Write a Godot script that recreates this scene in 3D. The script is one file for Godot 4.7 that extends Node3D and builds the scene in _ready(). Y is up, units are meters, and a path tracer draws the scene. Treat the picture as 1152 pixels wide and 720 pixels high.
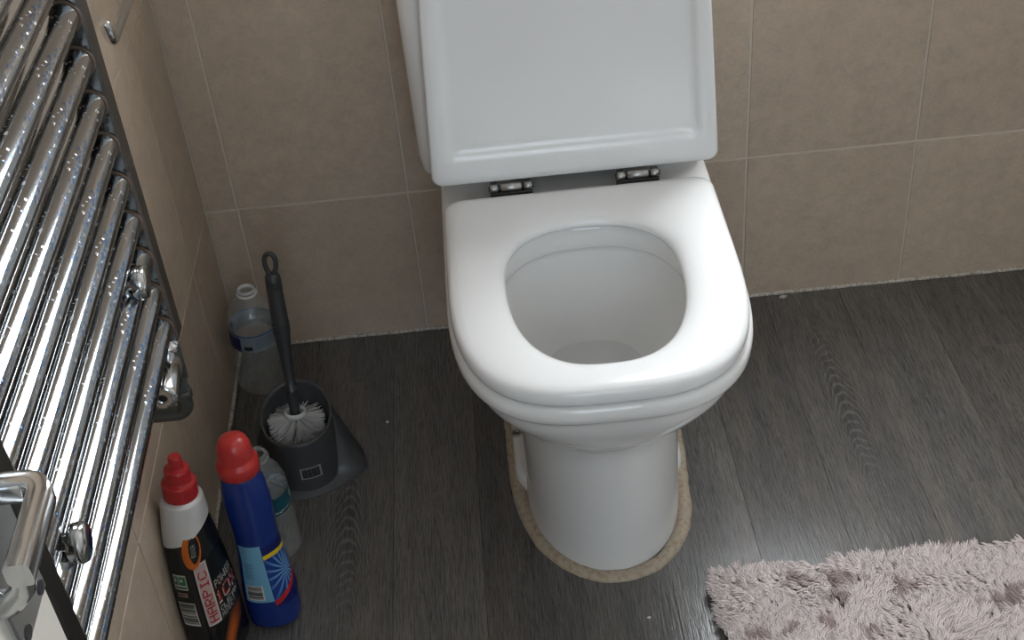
extends Node3D
# Corner of a tiled bathroom: a white toilet below a window, a chrome towel radiator, bottles and a brush.
# x runs along the back wall, y is up, z runs from the back wall towards the viewer; metres.

const ROOM_X := 1.75
const ROOM_Z := 2.12
const ROOM_Y := 2.35
const TILE_W := 0.27
const TILE_H := 0.3774
const ROW_0 := 0.278
const WIN := Rect2(0.70, 0.775, 0.47, 1.07)      # the window's opening in the back wall: x, y, width, height

const FILL_WIN := Rect2(0.2, 1.0, 0.8, 1.1)      # unseen glowing pane added in the hall for front fill

# ------------------------------------------------------------------ mesh collector
class Geo:
	var v := PackedVector3Array()
	var t := PackedVector2Array()
	var c := PackedColorArray()
	var s := PackedInt32Array()
	var tint := Color.WHITE
	func vert(p, uv, sm):
		v.append(p); t.append(uv); c.append(tint); s.append(sm)
	func tri(a, b, d, ua = Vector2.ZERO, ub = Vector2.ZERO, ud = Vector2.ZERO, sm = -1):
		vert(a, ua, sm); vert(b, ub, sm); vert(d, ud, sm)
	func quad(a, b, d, e, sm = -1, ua = Vector2(0, 1), ub = Vector2(1, 1), ud = Vector2(1, 0), ue = Vector2(0, 0)):
		tri(a, b, d, ua, ub, ud, sm); tri(a, d, e, ua, ud, ue, sm)
	func grid(rings, closed = true, cap0 = false, cap1 = false, sm = 0):
		var m = rings.size(); var n = rings[0].size()
		var last = n if closed else n - 1
		for i in m - 1:
			for j in last:
				var k = (j + 1) % n
				var u0 = float(j) / last; var u1 = float(j + 1) / last
				var v0 = 1.0 - float(i) / (m - 1); var v1 = 1.0 - float(i + 1) / (m - 1)
				quad(rings[i][j], rings[i][k], rings[i + 1][k], rings[i + 1][j], sm, Vector2(u0, v0), Vector2(u1, v0), Vector2(u1, v1), Vector2(u0, v1))
		if cap0: fan(rings[0], true)
		if cap1: fan(rings[m - 1], false)
	func fan(ring, flip, sm = -1):
		var o = Vector3.ZERO
		for p in ring: o += p
		o /= ring.size()
		for j in ring.size():
			var k = (j + 1) % ring.size()
			if flip: tri(o, ring[k], ring[j], Vector2.ZERO, Vector2.ZERO, Vector2.ZERO, sm)
			else: tri(o, ring[j], ring[k], Vector2.ZERO, Vector2.ZERO, Vector2.ZERO, sm)
	func lathe(prof, n, o = Vector3.ZERO, cap0 = true, cap1 = true, basis = Basis(), sharp = false):
		var rings = []
		for p in prof:
			var r = []
			for j in n:
				var a = TAU * j / n
				r.append(o + basis * Vector3(cos(a) * p[0], p[1], sin(a) * p[0]))
			rings.append(r)
		if sharp:
			for i in rings.size() - 1: grid([rings[i], rings[i + 1]], true, cap0 and i == 0, cap1 and i == rings.size() - 2, i + 1)
		else:
			grid(rings, true, cap0, cap1)
	func tube(pts, r, n = 12, cap = true):
		# a round bar along a path, its rings carried along without twist; r is a number or one radius per point
		var rings = []
		var side = Vector3.ZERO
		for i in pts.size():
			var d = (pts[mini(i + 1, pts.size() - 1)] - pts[maxi(i - 1, 0)]).normalized()
			if i == 0:
				side = d.cross(Vector3.UP if absf(d.y) < 0.9 else Vector3.RIGHT).normalized()
			else:
				side = (side - d * side.dot(d)).normalized()
			var up = d.cross(side)
			var rr = r[i] if r is Array else r
			var ring = []
			for j in n:
				var a = TAU * j / n
				ring.append(pts[i] + (side * cos(a) + up * sin(a)) * rr)
			rings.append(ring)
		grid(rings, true, cap, cap)
	func strip(pts, prof, up, cap = true):
		# a profile (x = across, y = up) carried along a path
		var rings = []
		for i in pts.size():
			var d = (pts[mini(i + 1, pts.size() - 1)] - pts[maxi(i - 1, 0)]).normalized()
			var side = d.cross(up).normalized()
			var u2 = side.cross(d).normalized()
			var ring = []
			for q in prof: ring.append(pts[i] + side * q.x + u2 * q.y)
			rings.append(ring)
		grid(rings, true, cap, cap)
	func box(lo, hi, b = 0.0, sm = -1):
		# a box with chamfered edges
		if b <= 0.0:
			b = 0.0
		var o = (lo + hi) * 0.5; var h = (hi - lo) * 0.5
		for ax in 3:
			for sg in [-1.0, 1.0]:
				var n = Vector3.ZERO; n[ax] = sg
				var ua = Vector3.ZERO; ua[(ax + 1) % 3] = 1.0
				var va = Vector3.ZERO; va[(ax + 2) % 3] = 1.0
				var hu = h[(ax + 1) % 3] - b; var hv = h[(ax + 2) % 3] - b
				var f = o + n * h[ax]
				var q = [f - ua * hu - va * hv, f + ua * hu - va * hv, f + ua * hu + va * hv, f - ua * hu + va * hv]
				if sg > 0: quad(q[3], q[2], q[1], q[0], sm)
				else: quad(q[0], q[1], q[2], q[3], sm)
		if b > 0.0:
			for ax in 3:
				var a1 = (ax + 1) % 3; var a2 = (ax + 2) % 3
				for s1 in [-1.0, 1.0]:
					for s2 in [-1.0, 1.0]:
						var l = h[ax] - b
						var p = Vector3.ZERO; p[a1] = s1 * h[a1]; p[a2] = s2 * (h[a2] - b)
						var r = Vector3.ZERO; r[a1] = s1 * (h[a1] - b); r[a2] = s2 * h[a2]
						var e = Vector3.ZERO; e[ax] = l
						var q = [o + p - e, o + p + e, o + r + e, o + r - e]
						if s1 * s2 > 0: quad(q[3], q[2], q[1], q[0], sm)
						else: quad(q[0], q[1], q[2], q[3], sm)
			for sx in [-1.0, 1.0]:
				for sy in [-1.0, 1.0]:
					for sz in [-1.0, 1.0]:
						var a = o + Vector3(sx * h.x, sy * (h.y - b), sz * (h.z - b))
						var d = o + Vector3(sx * (h.x - b), sy * h.y, sz * (h.z - b))
						var e = o + Vector3(sx * (h.x - b), sy * (h.y - b), sz * h.z)
						if sx * sy * sz > 0: tri(e, d, a, Vector2.ZERO, Vector2.ZERO, Vector2.ZERO, sm)
						else: tri(a, d, e, Vector2.ZERO, Vector2.ZERO, Vector2.ZERO, sm)
	func mesh(turn_out = true) -> ArrayMesh:
		var vol = 0.0
		if turn_out:
			for i in range(0, v.size(), 3): vol += v[i].dot(v[i + 1].cross(v[i + 2]))
		var st := SurfaceTool.new()
		st.begin(Mesh.PRIMITIVE_TRIANGLES)
		for i in range(0, v.size(), 3):
			for k in ([0, 2, 1] if vol > 0.0 else [0, 1, 2]):
				st.set_smooth_group(s[i + k] if s[i + k] >= 0 else 0xffffffff)
				st.set_uv(t[i + k]); st.set_color(c[i + k]); st.add_vertex(v[i + k])
		st.generate_normals()
		return st.commit()

# ------------------------------------------------------------------ naming and tagging
var taken := {}
func numbered(n):
	taken[n] = taken.get(n, -1) + 1
	return n if taken[n] == 0 else "%s_%03d" % [n, taken[n]]
func thing(called, label, category, at = Vector3.ZERO, group = "", kind = ""):
	var o := Node3D.new()
	o.name = numbered(called); add_child(o); o.position = at
	o.set_meta("label", label); o.set_meta("category", category)
	if group: o.set_meta("group", group)
	if kind: o.set_meta("kind", kind)
	return o
func part(called, g, m, parent, turn_out = true):
	var o := MeshInstance3D.new()
	o.name = called
	o.mesh = g.mesh(turn_out) if g is Geo else g
	o.material_override = m
	parent.add_child(o, true)
	return o
func solo(called, g, m, label, category, group = "", kind = ""):
	var o := MeshInstance3D.new()
	o.name = numbered(called); o.mesh = g.mesh() if g is Geo else g; o.material_override = m
	add_child(o)
	o.set_meta("label", label); o.set_meta("category", category)
	if group: o.set_meta("group", group)
	if kind: o.set_meta("kind", kind)
	return o

# ------------------------------------------------------------------ materials
func mat(col, rough, metal = 0.0, spec = 0.5) -> StandardMaterial3D:
	var m := StandardMaterial3D.new()
	m.albedo_color = col; m.roughness = rough; m.metallic = metal; m.metallic_specular = spec
	return m
func grey(l, r = 1.0, g = 1.0, b = 1.0) -> Color:      # a linear value as an sRGB colour
	return Color(l * r, l * g, l * b).linear_to_srgb()
func tex(im) -> ImageTexture:
	return ImageTexture.create_from_image(im)
func cloud(size, freq, octaves, sd) -> Image:
	var n := FastNoiseLite.new()
	n.seed = sd; n.frequency = freq; n.fractal_octaves = octaves; n.noise_type = FastNoiseLite.TYPE_SIMPLEX_SMOOTH
	return n.get_seamless_image(size, size)
func mapped(size, f) -> Image:
	var d := PackedByteArray(); d.resize(size.x * size.y * 3)
	var k := 0
	for y in size.y:
		for x in size.x:
			var c: Color = f.call(x, y)
			d[k] = clampi(int(c.r * 255.0), 0, 255); d[k + 1] = clampi(int(c.g * 255.0), 0, 255); d[k + 2] = clampi(int(c.b * 255.0), 0, 255)
			k += 3
	return Image.create_from_data(size.x, size.y, false, Image.FORMAT_RGB8, d)

const FONT := {
	"A": [14, 17, 17, 31, 17, 17, 17], "C": [14, 17, 16, 16, 16, 17, 14], "E": [31, 16, 16, 30, 16, 16, 31], "H": [17, 17, 17, 31, 17, 17, 17],
	"I": [14, 4, 4, 4, 4, 4, 14], "L": [16, 16, 16, 16, 16, 16, 31], "N": [17, 25, 25, 21, 19, 19, 17], "O": [14, 17, 17, 17, 17, 17, 14],
	"P": [30, 17, 17, 30, 16, 16, 16], "R": [30, 17, 17, 30, 20, 18, 17], "T": [31, 4, 4, 4, 4, 4, 4], "X": [17, 17, 10, 4, 10, 17, 17],
	"1": [4, 12, 4, 4, 4, 4, 14], "0": [14, 17, 17, 17, 17, 17, 14], "W": [17, 17, 17, 21, 21, 27, 17], "G": [14, 17, 16, 23, 17, 17, 14]}
func write(im, words, x, y, sx, sy, col):
	for ch in words:
		if FONT.has(ch):
			for r in 7:
				for b in 5:
					if FONT[ch][r] & (16 >> b): im.fill_rect(Rect2i(x + b * sx, y + r * sy, sx, sy), col)
		x += 6 * sx
func bars(im, rect, sd):
	im.fill_rect(rect, Color(0.82, 0.82, 0.8))
	var rng := RandomNumberGenerator.new(); rng.seed = sd
	var p = rect.position.y + 4
	while p < rect.end.y - 6:
		var w = rng.randi_range(1, 4)
		im.fill_rect(Rect2i(rect.position.x + 4, p, rect.size.x - 8, w), Color(0.07, 0.07, 0.07))
		p += w + rng.randi_range(1, 3)

var M := {}
func make_materials():
	# wall tiles: beige stoneware with a fine cloudy body, three shades
	var ca := cloud(512, 0.012, 5, 3)
	var cb := cloud(512, 0.09, 3, 8)
	var cc := cloud(512, 0.03, 4, 21)
	for k in 3:
		var body = [Vector3(0.50, 0.40, 0.307), Vector3(0.52, 0.418, 0.322), Vector3(0.482, 0.385, 0.297)][k]
		var im := mapped(Vector2i(512, 512), func(x, y):
			var a = ca.get_pixel(x, y).r - 0.5
			var b = cb.get_pixel(x, y).r - 0.5
			var e = cc.get_pixel((x + 170 * k) % 512, y).r - 0.5
			var g = 1.0 + 0.16 * a + 0.14 * b + 0.18 * e
			if cb.get_pixel(x, y).r > 0.80 and cc.get_pixel(x, y).r > 0.6: g *= 0.8
			return Color(body.x * g, body.y * g * (1.0 - 0.03 * e), body.z * g * (1.0 - 0.08 * e)).linear_to_srgb())
		var m := mat(Color.WHITE, 0.42)
		m.albedo_texture = tex(im); m.uv1_triplanar = true; m.uv1_world_triplanar = true; m.uv1_scale = Vector3.ONE * 2.3
		m.uv1_offset = Vector3(0.31, 0.17, 0.23) * k
		M["tile%d" % k] = m
	M.grout = mat(grey(0.62, 1.0, 0.9, 0.79), 0.9)
	var sealant := mat(Color.WHITE, 0.7)
	sealant.albedo_texture = tex(mapped(Vector2i(256, 256), func(x, y):
		var a = cb.get_pixel(x * 2, y * 2).r + 0.6 * (cc.get_pixel(x * 2, y * 2).r - 0.5)
		return Color(0.6, 0.55, 0.48).lerp(Color(0.25, 0.21, 0.175), clampf((a - 0.45) * 4.0, 0.0, 1.0)).linear_to_srgb()))
	sealant.uv1_triplanar = true; sealant.uv1_world_triplanar = true; sealant.uv1_scale = Vector3.ONE * 4.0
	M.sealant = sealant
	# plaster and paint outside the frame
	M.plaster = mat(grey(0.74, 1.0, 0.98, 0.94), 0.9)
	M.paint = mat(grey(0.66, 1.0, 0.95, 0.85), 0.35)
	M.upvc = mat(grey(0.8), 0.3)
	# ceramic and seat plastic
	M.ceramic = mat(grey(0.78, 1.0, 0.992, 0.972), 0.06)
	M.seat = mat(grey(0.82, 1.0, 1.0, 0.995), 0.2)
	var si := mapped(Vector2i(256, 256), func(x, y):
		var a = cc.get_pixel(x * 2, y * 2).r
		var b = cb.get_pixel(x * 2, y * 2).r
		var base = Color(0.42, 0.355, 0.27).lerp(Color(0.3, 0.21, 0.135), clampf((a - 0.5) * 3.5, 0.0, 1.0))
		if b > 0.86: base = Color(0.1, 0.07, 0.05)
		return base.linear_to_srgb())
	var ms := mat(Color.WHITE, 0.55)
	ms.albedo_texture = tex(si); ms.uv1_triplanar = true; ms.uv1_world_triplanar = true; ms.uv1_scale = Vector3.ONE * 6.0
	M.silicone = ms
	# chrome, with water spots; blue sky reflections painted along the tubes as dashes
	var rng := RandomNumberGenerator.new(); rng.seed = 5
	var ci := Image.create(128, 1024, false, Image.FORMAT_RGB8)
	ci.fill(grey(0.44, 0.97, 1.0, 1.03))
	var ri := Image.create(128, 1024, false, Image.FORMAT_RGB8)
	ri.fill(Color(0.1, 0.1, 0.1))
	for i in 260:
		var x = rng.randi_range(0, 127); var y = rng.randi_range(0, 1023)
		var w = rng.randi_range(1, 3); var h = rng.randi_range(2, 9)
		ri.fill_rect(Rect2i(x, y, w, h), Color(0.45, 0.45, 0.45))
		if rng.randf() < 0.2: ci.fill_rect(Rect2i(x, y, w, h), grey(rng.randf_range(0.3, 0.8)))
	M.tube = mat(Color.WHITE, 1.0, 1.0)
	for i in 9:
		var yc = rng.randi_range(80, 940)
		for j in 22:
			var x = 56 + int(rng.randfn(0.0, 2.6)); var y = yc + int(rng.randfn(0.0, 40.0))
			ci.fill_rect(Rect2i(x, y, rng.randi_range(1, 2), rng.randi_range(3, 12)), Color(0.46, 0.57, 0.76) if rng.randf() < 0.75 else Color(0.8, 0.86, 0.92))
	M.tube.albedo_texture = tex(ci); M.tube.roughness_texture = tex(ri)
	M.chrome = mat(grey(0.62, 0.98, 1.0, 1.02), 0.14, 1.0)
	M.dull_chrome = mat(grey(0.4, 1.0, 1.0, 0.97), 0.3, 1.0)
	M.rust = mat(grey(0.085, 1.25, 0.85, 0.6), 0.8)
	M.verdigris = mat(grey(0.13, 0.9, 1.0, 0.95), 0.4, 0.8)
	M.hole = mat(grey(0.01), 0.7)
	M.rubber = mat(grey(0.02), 0.6)
	# bottles and brush
	M.black = mat(grey(0.012, 0.95, 1.0, 1.1), 0.22)
	M.white_plastic = mat(grey(0.62, 1.0, 0.99, 0.97), 0.35)
	M.red = mat(grey(0.42, 1.0, 0.045, 0.05), 0.3)
	M.orange_red = mat(grey(0.5, 1.0, 0.07, 0.065), 0.3)
	M.blue = mat(grey(0.19, 0.045, 0.16, 1.0), 0.25)
	M.holder = mat(grey(0.055, 0.96, 1.0, 1.03), 0.4)
	M.handle = mat(grey(0.04, 0.95, 1.0, 1.06), 0.35)
	M.bristle = mat(grey(0.6, 1.0, 0.99, 0.97), 0.6)
	M.hub = mat(grey(0.6), 0.4)
	var pet := mat(Color(0.93, 0.97, 0.98, 0.1), 0.04)
	pet.transparency = BaseMaterial3D.TRANSPARENCY_ALPHA
	M.pet = pet
	var wat := mat(Color(0.93, 0.97, 0.99, 0.1), 0.02)
	wat.transparency = BaseMaterial3D.TRANSPARENCY_ALPHA
	M.water = wat
	M.crumb = mat(grey(0.75), 0.8)
	# wood-look floor: four planks side by side in one picture
	var fine := FastNoiseLite.new(); fine.seed = 11; fine.noise_type = FastNoiseLite.TYPE_SIMPLEX; fine.frequency = 1.0; fine.fractal_octaves = 2
	var broad := FastNoiseLite.new(); broad.seed = 4; broad.noise_type = FastNoiseLite.TYPE_SIMPLEX_SMOOTH; broad.frequency = 1.0; broad.fractal_octaves = 2
	var wob := FastNoiseLite.new(); wob.seed = 9; wob.noise_type = FastNoiseLite.TYPE_SIMPLEX_SMOOTH; wob.frequency = 1.0; wob.fractal_octaves = 3
	var hm := PackedByteArray(); hm.resize(1024 * 1024)
	var tones = [1.0, 0.86, 1.1, 0.95]
	var wi := mapped(Vector2i(1024, 1024), func(x, y):
		var k = x / 256
		var u = float(x % 256) / 256.0
		var w = y / 1024.0
		var o = k * 37.3
		var streak = fine.get_noise_2d(u * 42.0 + o, w * 13.0)
		var streak2 = fine.get_noise_2d(u * 95.0 + o + 9.0, w * 34.0 + 3.0)
		var wide = broad.get_noise_2d(u * 3.2 + o, w * 2.2)
		var field = broad.get_noise_2d(u * 1.1 + o + 50.0, w * 2.6) * 1.15 + (u - 0.5) * (u - 0.5) * 2.3 + wob.get_noise_2d(u * 3.6 + o, w * 9.0) * 0.075
		var ring = absf(fposmod(field * 15.0, 1.0) - 0.5) * 2.0
		var line = clampf((ring - 0.62) * 2.6, 0.0, 1.0)
		var near = exp(-pow((w - 0.26) / 0.13, 2.0)) if k == 0 else 0.0
		if k == 0:
			field = lerpf(field, w * 4.6 - (u - 0.46) * (u - 0.46) * 4.2 * (1.0 + 1.5 * absf(u - 0.46)) + wob.get_noise_2d(u * 2.6 + 3.0, w * 5.0) * 0.1, 1.0 if absf(w - 0.26) < 0.3 else 0.0)
			ring = absf(fposmod(field * 13.0, 1.0) - 0.5) * 2.0
			line = clampf((ring - 0.55) * 2.4, 0.0, 1.0)
		var centre = clampf(1.15 - absf(u - 0.5) * 2.6, 0.0, 1.0) * (0.55 if k != 0 else 2.0 * near)
		var g = 1.0 + 0.27 * streak + 0.22 * streak2 + 0.18 * wide + centre * (0.34 * line - 0.1)
		if streak2 < -0.42 and streak < 0.05: g *= 0.7
		g = clampf(g, 0.3, 1.9) * tones[k]
		hm[y * 1024 + x] = clampi(int((0.5 + 0.35 * streak + 0.3 * streak2) * 255.0), 0, 255)
		var warm = 0.05 * wide
		return Color(0.112 * g * (1.0 + warm), 0.105 * g, 0.0985 * g * (1.0 - warm)).linear_to_srgb())
	var fm := mat(Color.WHITE, 0.24, 0.0, 0.56)
	fm.albedo_texture = tex(wi)
	fm.heightmap_enabled = true
	fm.heightmap_texture = tex(Image.create_from_data(1024, 1024, false, Image.FORMAT_L8, hm))
	fm.heightmap_scale = 0.02
	M.plank = fm
	M.floor_base = mat(grey(0.03), 0.8)
	M.rug_base = mat(grey(0.25, 1.0, 0.93, 0.9), 0.95)
	var pm := mat(Color.WHITE, 0.75)
	pm.vertex_color_use_as_albedo = true
	pm.rim_enabled = true; pm.rim = 0.3
	M.pile = pm

# ------------------------------------------------------------------ setting
func minus(r: Rect2, w: Rect2) -> Array:       # what is left of a tile around the window
	if not r.intersects(w): return [r]
	var i := r.intersection(w)
	var out := []
	if i.position.y > r.position.y + 0.004: out.append(Rect2(r.position.x, r.position.y, r.size.x, i.position.y - r.position.y))
	if i.end.y < r.end.y - 0.004: out.append(Rect2(r.position.x, i.end.y, r.size.x, r.end.y - i.end.y))
	if i.position.x > r.position.x + 0.004: out.append(Rect2(r.position.x, i.position.y, i.position.x - r.position.x, i.size.y))
	if i.end.x < r.end.x - 0.004: out.append(Rect2(i.end.x, i.position.y, r.end.x - i.end.x, i.size.y))
	return out
var tile_meshes := {}
func tile_mesh(w, h):
	var key = "%.3f %.3f" % [w, h]
	if not tile_meshes.has(key):
		var g := Geo.new()
		g.box(Vector3(-w / 2, -h / 2, -0.007), Vector3(w / 2, h / 2, 0.0), 0.0009)
		tile_meshes[key] = g.mesh()
	return tile_meshes[key]
func tile_wall(parent, along, first, length, holes, place):
	# joints at first + k * TILE_W along the wall; place turns (s, y) into a point and a turn
	var joint := 0.0026
	var rng := RandomNumberGenerator.new(); rng.seed = 40 + int(first * 1000)
	var edges := [0.0]
	var e = first
	while e < length - 0.01:
		edges.append(e); e += TILE_W
	edges.append(length)
	var rows := [0.0]
	e = ROW_0
	while e < ROOM_Y - 0.01:
		rows.append(e); e += TILE_H
	rows.append(ROOM_Y)
	for i in rows.size() - 1:
		for j in edges.size() - 1:
			var r := Rect2(edges[j], rows[i], edges[j + 1] - edges[j], rows[i + 1] - rows[i])
			for q in (minus(r, holes) if holes else [r]):
				if q.size.x < 0.008 or q.size.y < 0.008: continue
				var o := MeshInstance3D.new()
				o.name = "tile"
				o.mesh = tile_mesh(q.size.x - joint, q.size.y - joint)
				o.material_override = M["tile%d" % rng.randi_range(0, 2)]
				parent.add_child(o, true)
				var at: Transform3D = place.call(q.get_center().x, q.get_center().y)
				at.origin += at.basis.z * rng.randf_range(-0.0002, 0.0002)
				o.transform = at
func wavy(pts, amp, sd):
	var n := FastNoiseLite.new(); n.seed = sd; n.frequency = 18.0
	var out = []
	for p in pts: out.append(p + Vector3(n.get_noise_3d(p.x, 0.0, p.z), 0.6 * n.get_noise_3d(p.x, 7.0, p.z), n.get_noise_3d(p.z, 3.0, p.x)) * amp)
	return out
func build_room():
	# floor: a base slab and every plank on it
	var fl = thing("floor", "dark grey wood-look plank floor of the bathroom", "floor", Vector3.ZERO, "", "structure")
	var g := Geo.new(); g.box(Vector3(-0.16, -0.12, -0.16), Vector3(ROOM_X + 0.12, -0.004, ROOM_Z + 1.1)); part("subfloor", g, M.floor_base, fl)
	var pw := 0.127
	var rng := RandomNumberGenerator.new(); rng.seed = 77
	var pick = [1, 3, 0, 2, 1, 3, 2, 1, 0, 2, 3, 1, 3, 1, 2]
	var x0 := 0.009 - pw
	var col := 0
	while x0 < ROOM_X:
		var a = maxf(x0, 0.0); var b = minf(x0 + pw, ROOM_X)
		var z = 0.0
		var n := 0
		var cut = [0.52, 1.05, 0.84, 1.2, 0.98, 0.75, 1.1, 0.92, 0.85, 1.15, 0.66][col % 11]
		while z < ROOM_Z + 1.0:
			var z1 = minf(z + (cut if n == 0 else 1.22), ROOM_Z + 1.0)
			g = Geo.new()
			var jo := 0.0003
			var y = rng.randf_range(-0.0001, 0.0001)
			var k = pick[col % 15] if n == 0 else rng.randi_range(0, 3)
			var s = rng.randf() if not (col == 8 and n == 0) else 0.03
			if col == 2 and n == 0: s = 0.9
			var flip = rng.randf() < 0.5
			var P = [Vector3(a + jo, y, z + jo), Vector3(b - jo, y, z + jo), Vector3(b - jo, y, z1 - jo), Vector3(a + jo, y, z1 - jo)]
			var uv = []
			for p in P:
				var u = (p.x - x0) / pw
				if flip: u = 1.0 - u
				uv.append(Vector2((k + clampf(u, 0.012, 0.988)) / 4.0, s + p.z / 1.22))
			g.quad(P[3], P[2], P[1], P[0], -1, uv[3], uv[2], uv[1], uv[0])
			for i in 4:
				var p = P[i]; var q = P[(i + 1) % 4]
				var out = (p + q) * 0.5 - (P[0] + P[2]) * 0.5
				out.y = 0.0
				out = (Vector3(signf(out.x), 0, 0) if absf(p.x - q.x) < 0.001 else Vector3(0, 0, signf(out.z))) * jo * 0.8
				g.quad(p, q, q + out + Vector3(0, -0.0012, 0), p + out + Vector3(0, -0.0012, 0), -1, uv[i], uv[(i + 1) % 4], uv[(i + 1) % 4], uv[i])
				g.quad(p + out + Vector3(0, -0.0012, 0), q + out + Vector3(0, -0.0012, 0), q + out + Vector3(0, -0.0045, 0), p + out + Vector3(0, -0.0045, 0), -1, uv[i], uv[(i + 1) % 4], uv[(i + 1) % 4], uv[i])
			part("plank", g, M.plank, fl, false)
			z = z1; n += 1
		x0 += pw; col += 1
	# back wall with the window opening, built of four blocks behind the tiles
	var wb = thing("wall_back", "beige tiled wall behind the toilet", "wall", Vector3.ZERO, "", "structure")
	g = Geo.new()
	var d0 := -0.14; var d1 := -0.0016
	g.box(Vector3(-0.14, 0, d0), Vector3(WIN.position.x, ROOM_Y, d1))
	g.box(Vector3(WIN.end.x, 0, d0), Vector3(ROOM_X + 0.12, ROOM_Y, d1))
	g.box(Vector3(WIN.position.x, 0, d0), Vector3(WIN.end.x, WIN.position.y, d1))
	g.box(Vector3(WIN.position.x, WIN.end.y, d0), Vector3(WIN.end.x, ROOM_Y, d1))
	part("grout", g, M.grout, wb)
	tile_wall(wb, 0, 0.0518, ROOM_X, WIN, func(s, y): return Transform3D(Basis(), Vector3(s, y, 0)))
	var wl = thing("wall_left", "beige tiled wall behind the towel radiator", "wall", Vector3.ZERO, "", "structure")
	g = Geo.new(); g.box(Vector3(-0.14, 0, -0.0016), Vector3(-0.0016, ROOM_Y, ROOM_Z + 0.1)); part("grout", g, M.grout, wl)
	tile_wall(wl, 2, 0.1605, ROOM_Z, null, func(s, y): return Transform3D(Basis(Vector3.UP, PI / 2), Vector3(0, y, s)))
	# walls and ceiling outside the frame
	g = Geo.new(); g.box(Vector3(ROOM_X, 0, -0.02), Vector3(ROOM_X + 0.12, ROOM_Y, ROOM_Z + 0.1)); solo("wall_right", g, M.plaster, "pale painted wall across from the radiator", "wall", "", "structure")
	g = Geo.new()
	g.box(Vector3(0, 0, ROOM_Z), Vector3(0.16, ROOM_Y, ROOM_Z + 0.1)); g.box(Vector3(0.96, 0, ROOM_Z), Vector3(ROOM_X, ROOM_Y, ROOM_Z + 0.1)); g.box(Vector3(0.16, 2.02, ROOM_Z), Vector3(0.96, ROOM_Y, ROOM_Z + 0.1))
	solo("wall_front", g, M.plaster, "pale painted wall with the doorway", "wall", "", "structure")
	g = Geo.new()
	g.box(Vector3(-0.16, 0, ROOM_Z + 1.0), Vector3(ROOM_X + 0.12, ROOM_Y, ROOM_Z + 1.1)); g.box(Vector3(-0.16, 0, ROOM_Z + 0.1), Vector3(-0.1, ROOM_Y, ROOM_Z + 1.0)); g.box(Vector3(ROOM_X, 0, ROOM_Z + 0.1), Vector3(ROOM_X + 0.12, ROOM_Y, ROOM_Z + 1.0))
	solo("wall_hall", g, M.plaster, "pale painted walls of the hall beyond the doorway", "wall", "", "structure")
	g = Geo.new(); g.box(Vector3(-0.16, ROOM_Y, -0.16), Vector3(ROOM_X + 0.12, ROOM_Y + 0.12, ROOM_Z + 1.1)); solo("ceiling", g, M.plaster, "white painted ceiling", "ceiling", "", "structure")
	# sealant along the foot of both walls
	var pts = []
	for i in 176: pts.append(Vector3(0.002 + i * 0.00995, 0.0018, 0.0012))
	g = Geo.new(); g.tube(wavy(pts, 0.0016, 3), 0.0036, 6); solo("trim_1", g, M.sealant, "grubby pale sealant line along the foot of the back wall", "sealant", "", "structure")
	pts = []
	for i in 105: pts.append(Vector3(0.0012, 0.0018, 0.004 + i * 0.02))
	g = Geo.new(); g.tube(wavy(pts, 0.0016, 6), 0.0034, 6); solo("trim_2", g, M.sealant, "grubby pale sealant line along the foot of the left wall", "sealant", "", "structure")
	# window
	var w = thing("window_1", "white framed window with obscured glass above the toilet", "window", Vector3(WIN.get_center().x, WIN.position.y, -0.1), "", "structure")
	var hw = WIN.size.x / 2; var hh = WIN.size.y
	g = Geo.new()
	g.box(Vector3(-hw, 0, -0.035), Vector3(-hw + 0.04, hh, 0.025), 0.004); g.box(Vector3(hw - 0.04, 0, -0.035), Vector3(hw, hh, 0.025), 0.004)
	g.box(Vector3(-hw + 0.04, 0, -0.035), Vector3(hw - 0.04, 0.04, 0.025), 0.004); g.box(Vector3(-hw + 0.04, hh - 0.04, -0.035), Vector3(hw - 0.04, hh, 0.025), 0.004)
	part("frame", g, M.upvc, w)
	g = Geo.new(); g.box(Vector3(-hw + 0.04, 0.04, -0.012), Vector3(hw - 0.04, hh - 0.04, -0.004))
	var gm := mat(grey(0.8), 0.5); gm.emission_enabled = true; gm.emission = Color(0.86, 0.93, 1.0); gm.emission_energy_multiplier = 4.0
	part("pane", g, gm, w)
	g = Geo.new(); g.box(Vector3(-hw, -0.012, 0.0), Vector3(hw, 0.012, 0.115), 0.004); part("window_sill", g, M.upvc, w)

	w = thing("window_2", "white framed window added unseen in the hall as fill light", "window", Vector3(FILL_WIN.get_center().x, FILL_WIN.position.y, ROOM_Z + 1.0), "", "structure")  # added out of view to brighten surfaces that face the viewer
	hw = FILL_WIN.size.x / 2; hh = FILL_WIN.size.y
	g = Geo.new()
	g.box(Vector3(-hw - 0.05, -0.05, -0.03), Vector3(-hw, hh + 0.05, 0.0), 0.004); g.box(Vector3(hw, -0.05, -0.03), Vector3(hw + 0.05, hh + 0.05, 0.0), 0.004)
	g.box(Vector3(-hw, -0.05, -0.03), Vector3(hw, 0.0, 0.0), 0.004); g.box(Vector3(-hw, hh, -0.03), Vector3(hw, hh + 0.05, 0.0), 0.004)
	part("frame", g, M.upvc, w)
	g = Geo.new(); g.box(Vector3(-hw, 0.0, -0.008), Vector3(hw, hh, -0.001)); part("pane", g, gm, w)

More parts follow.
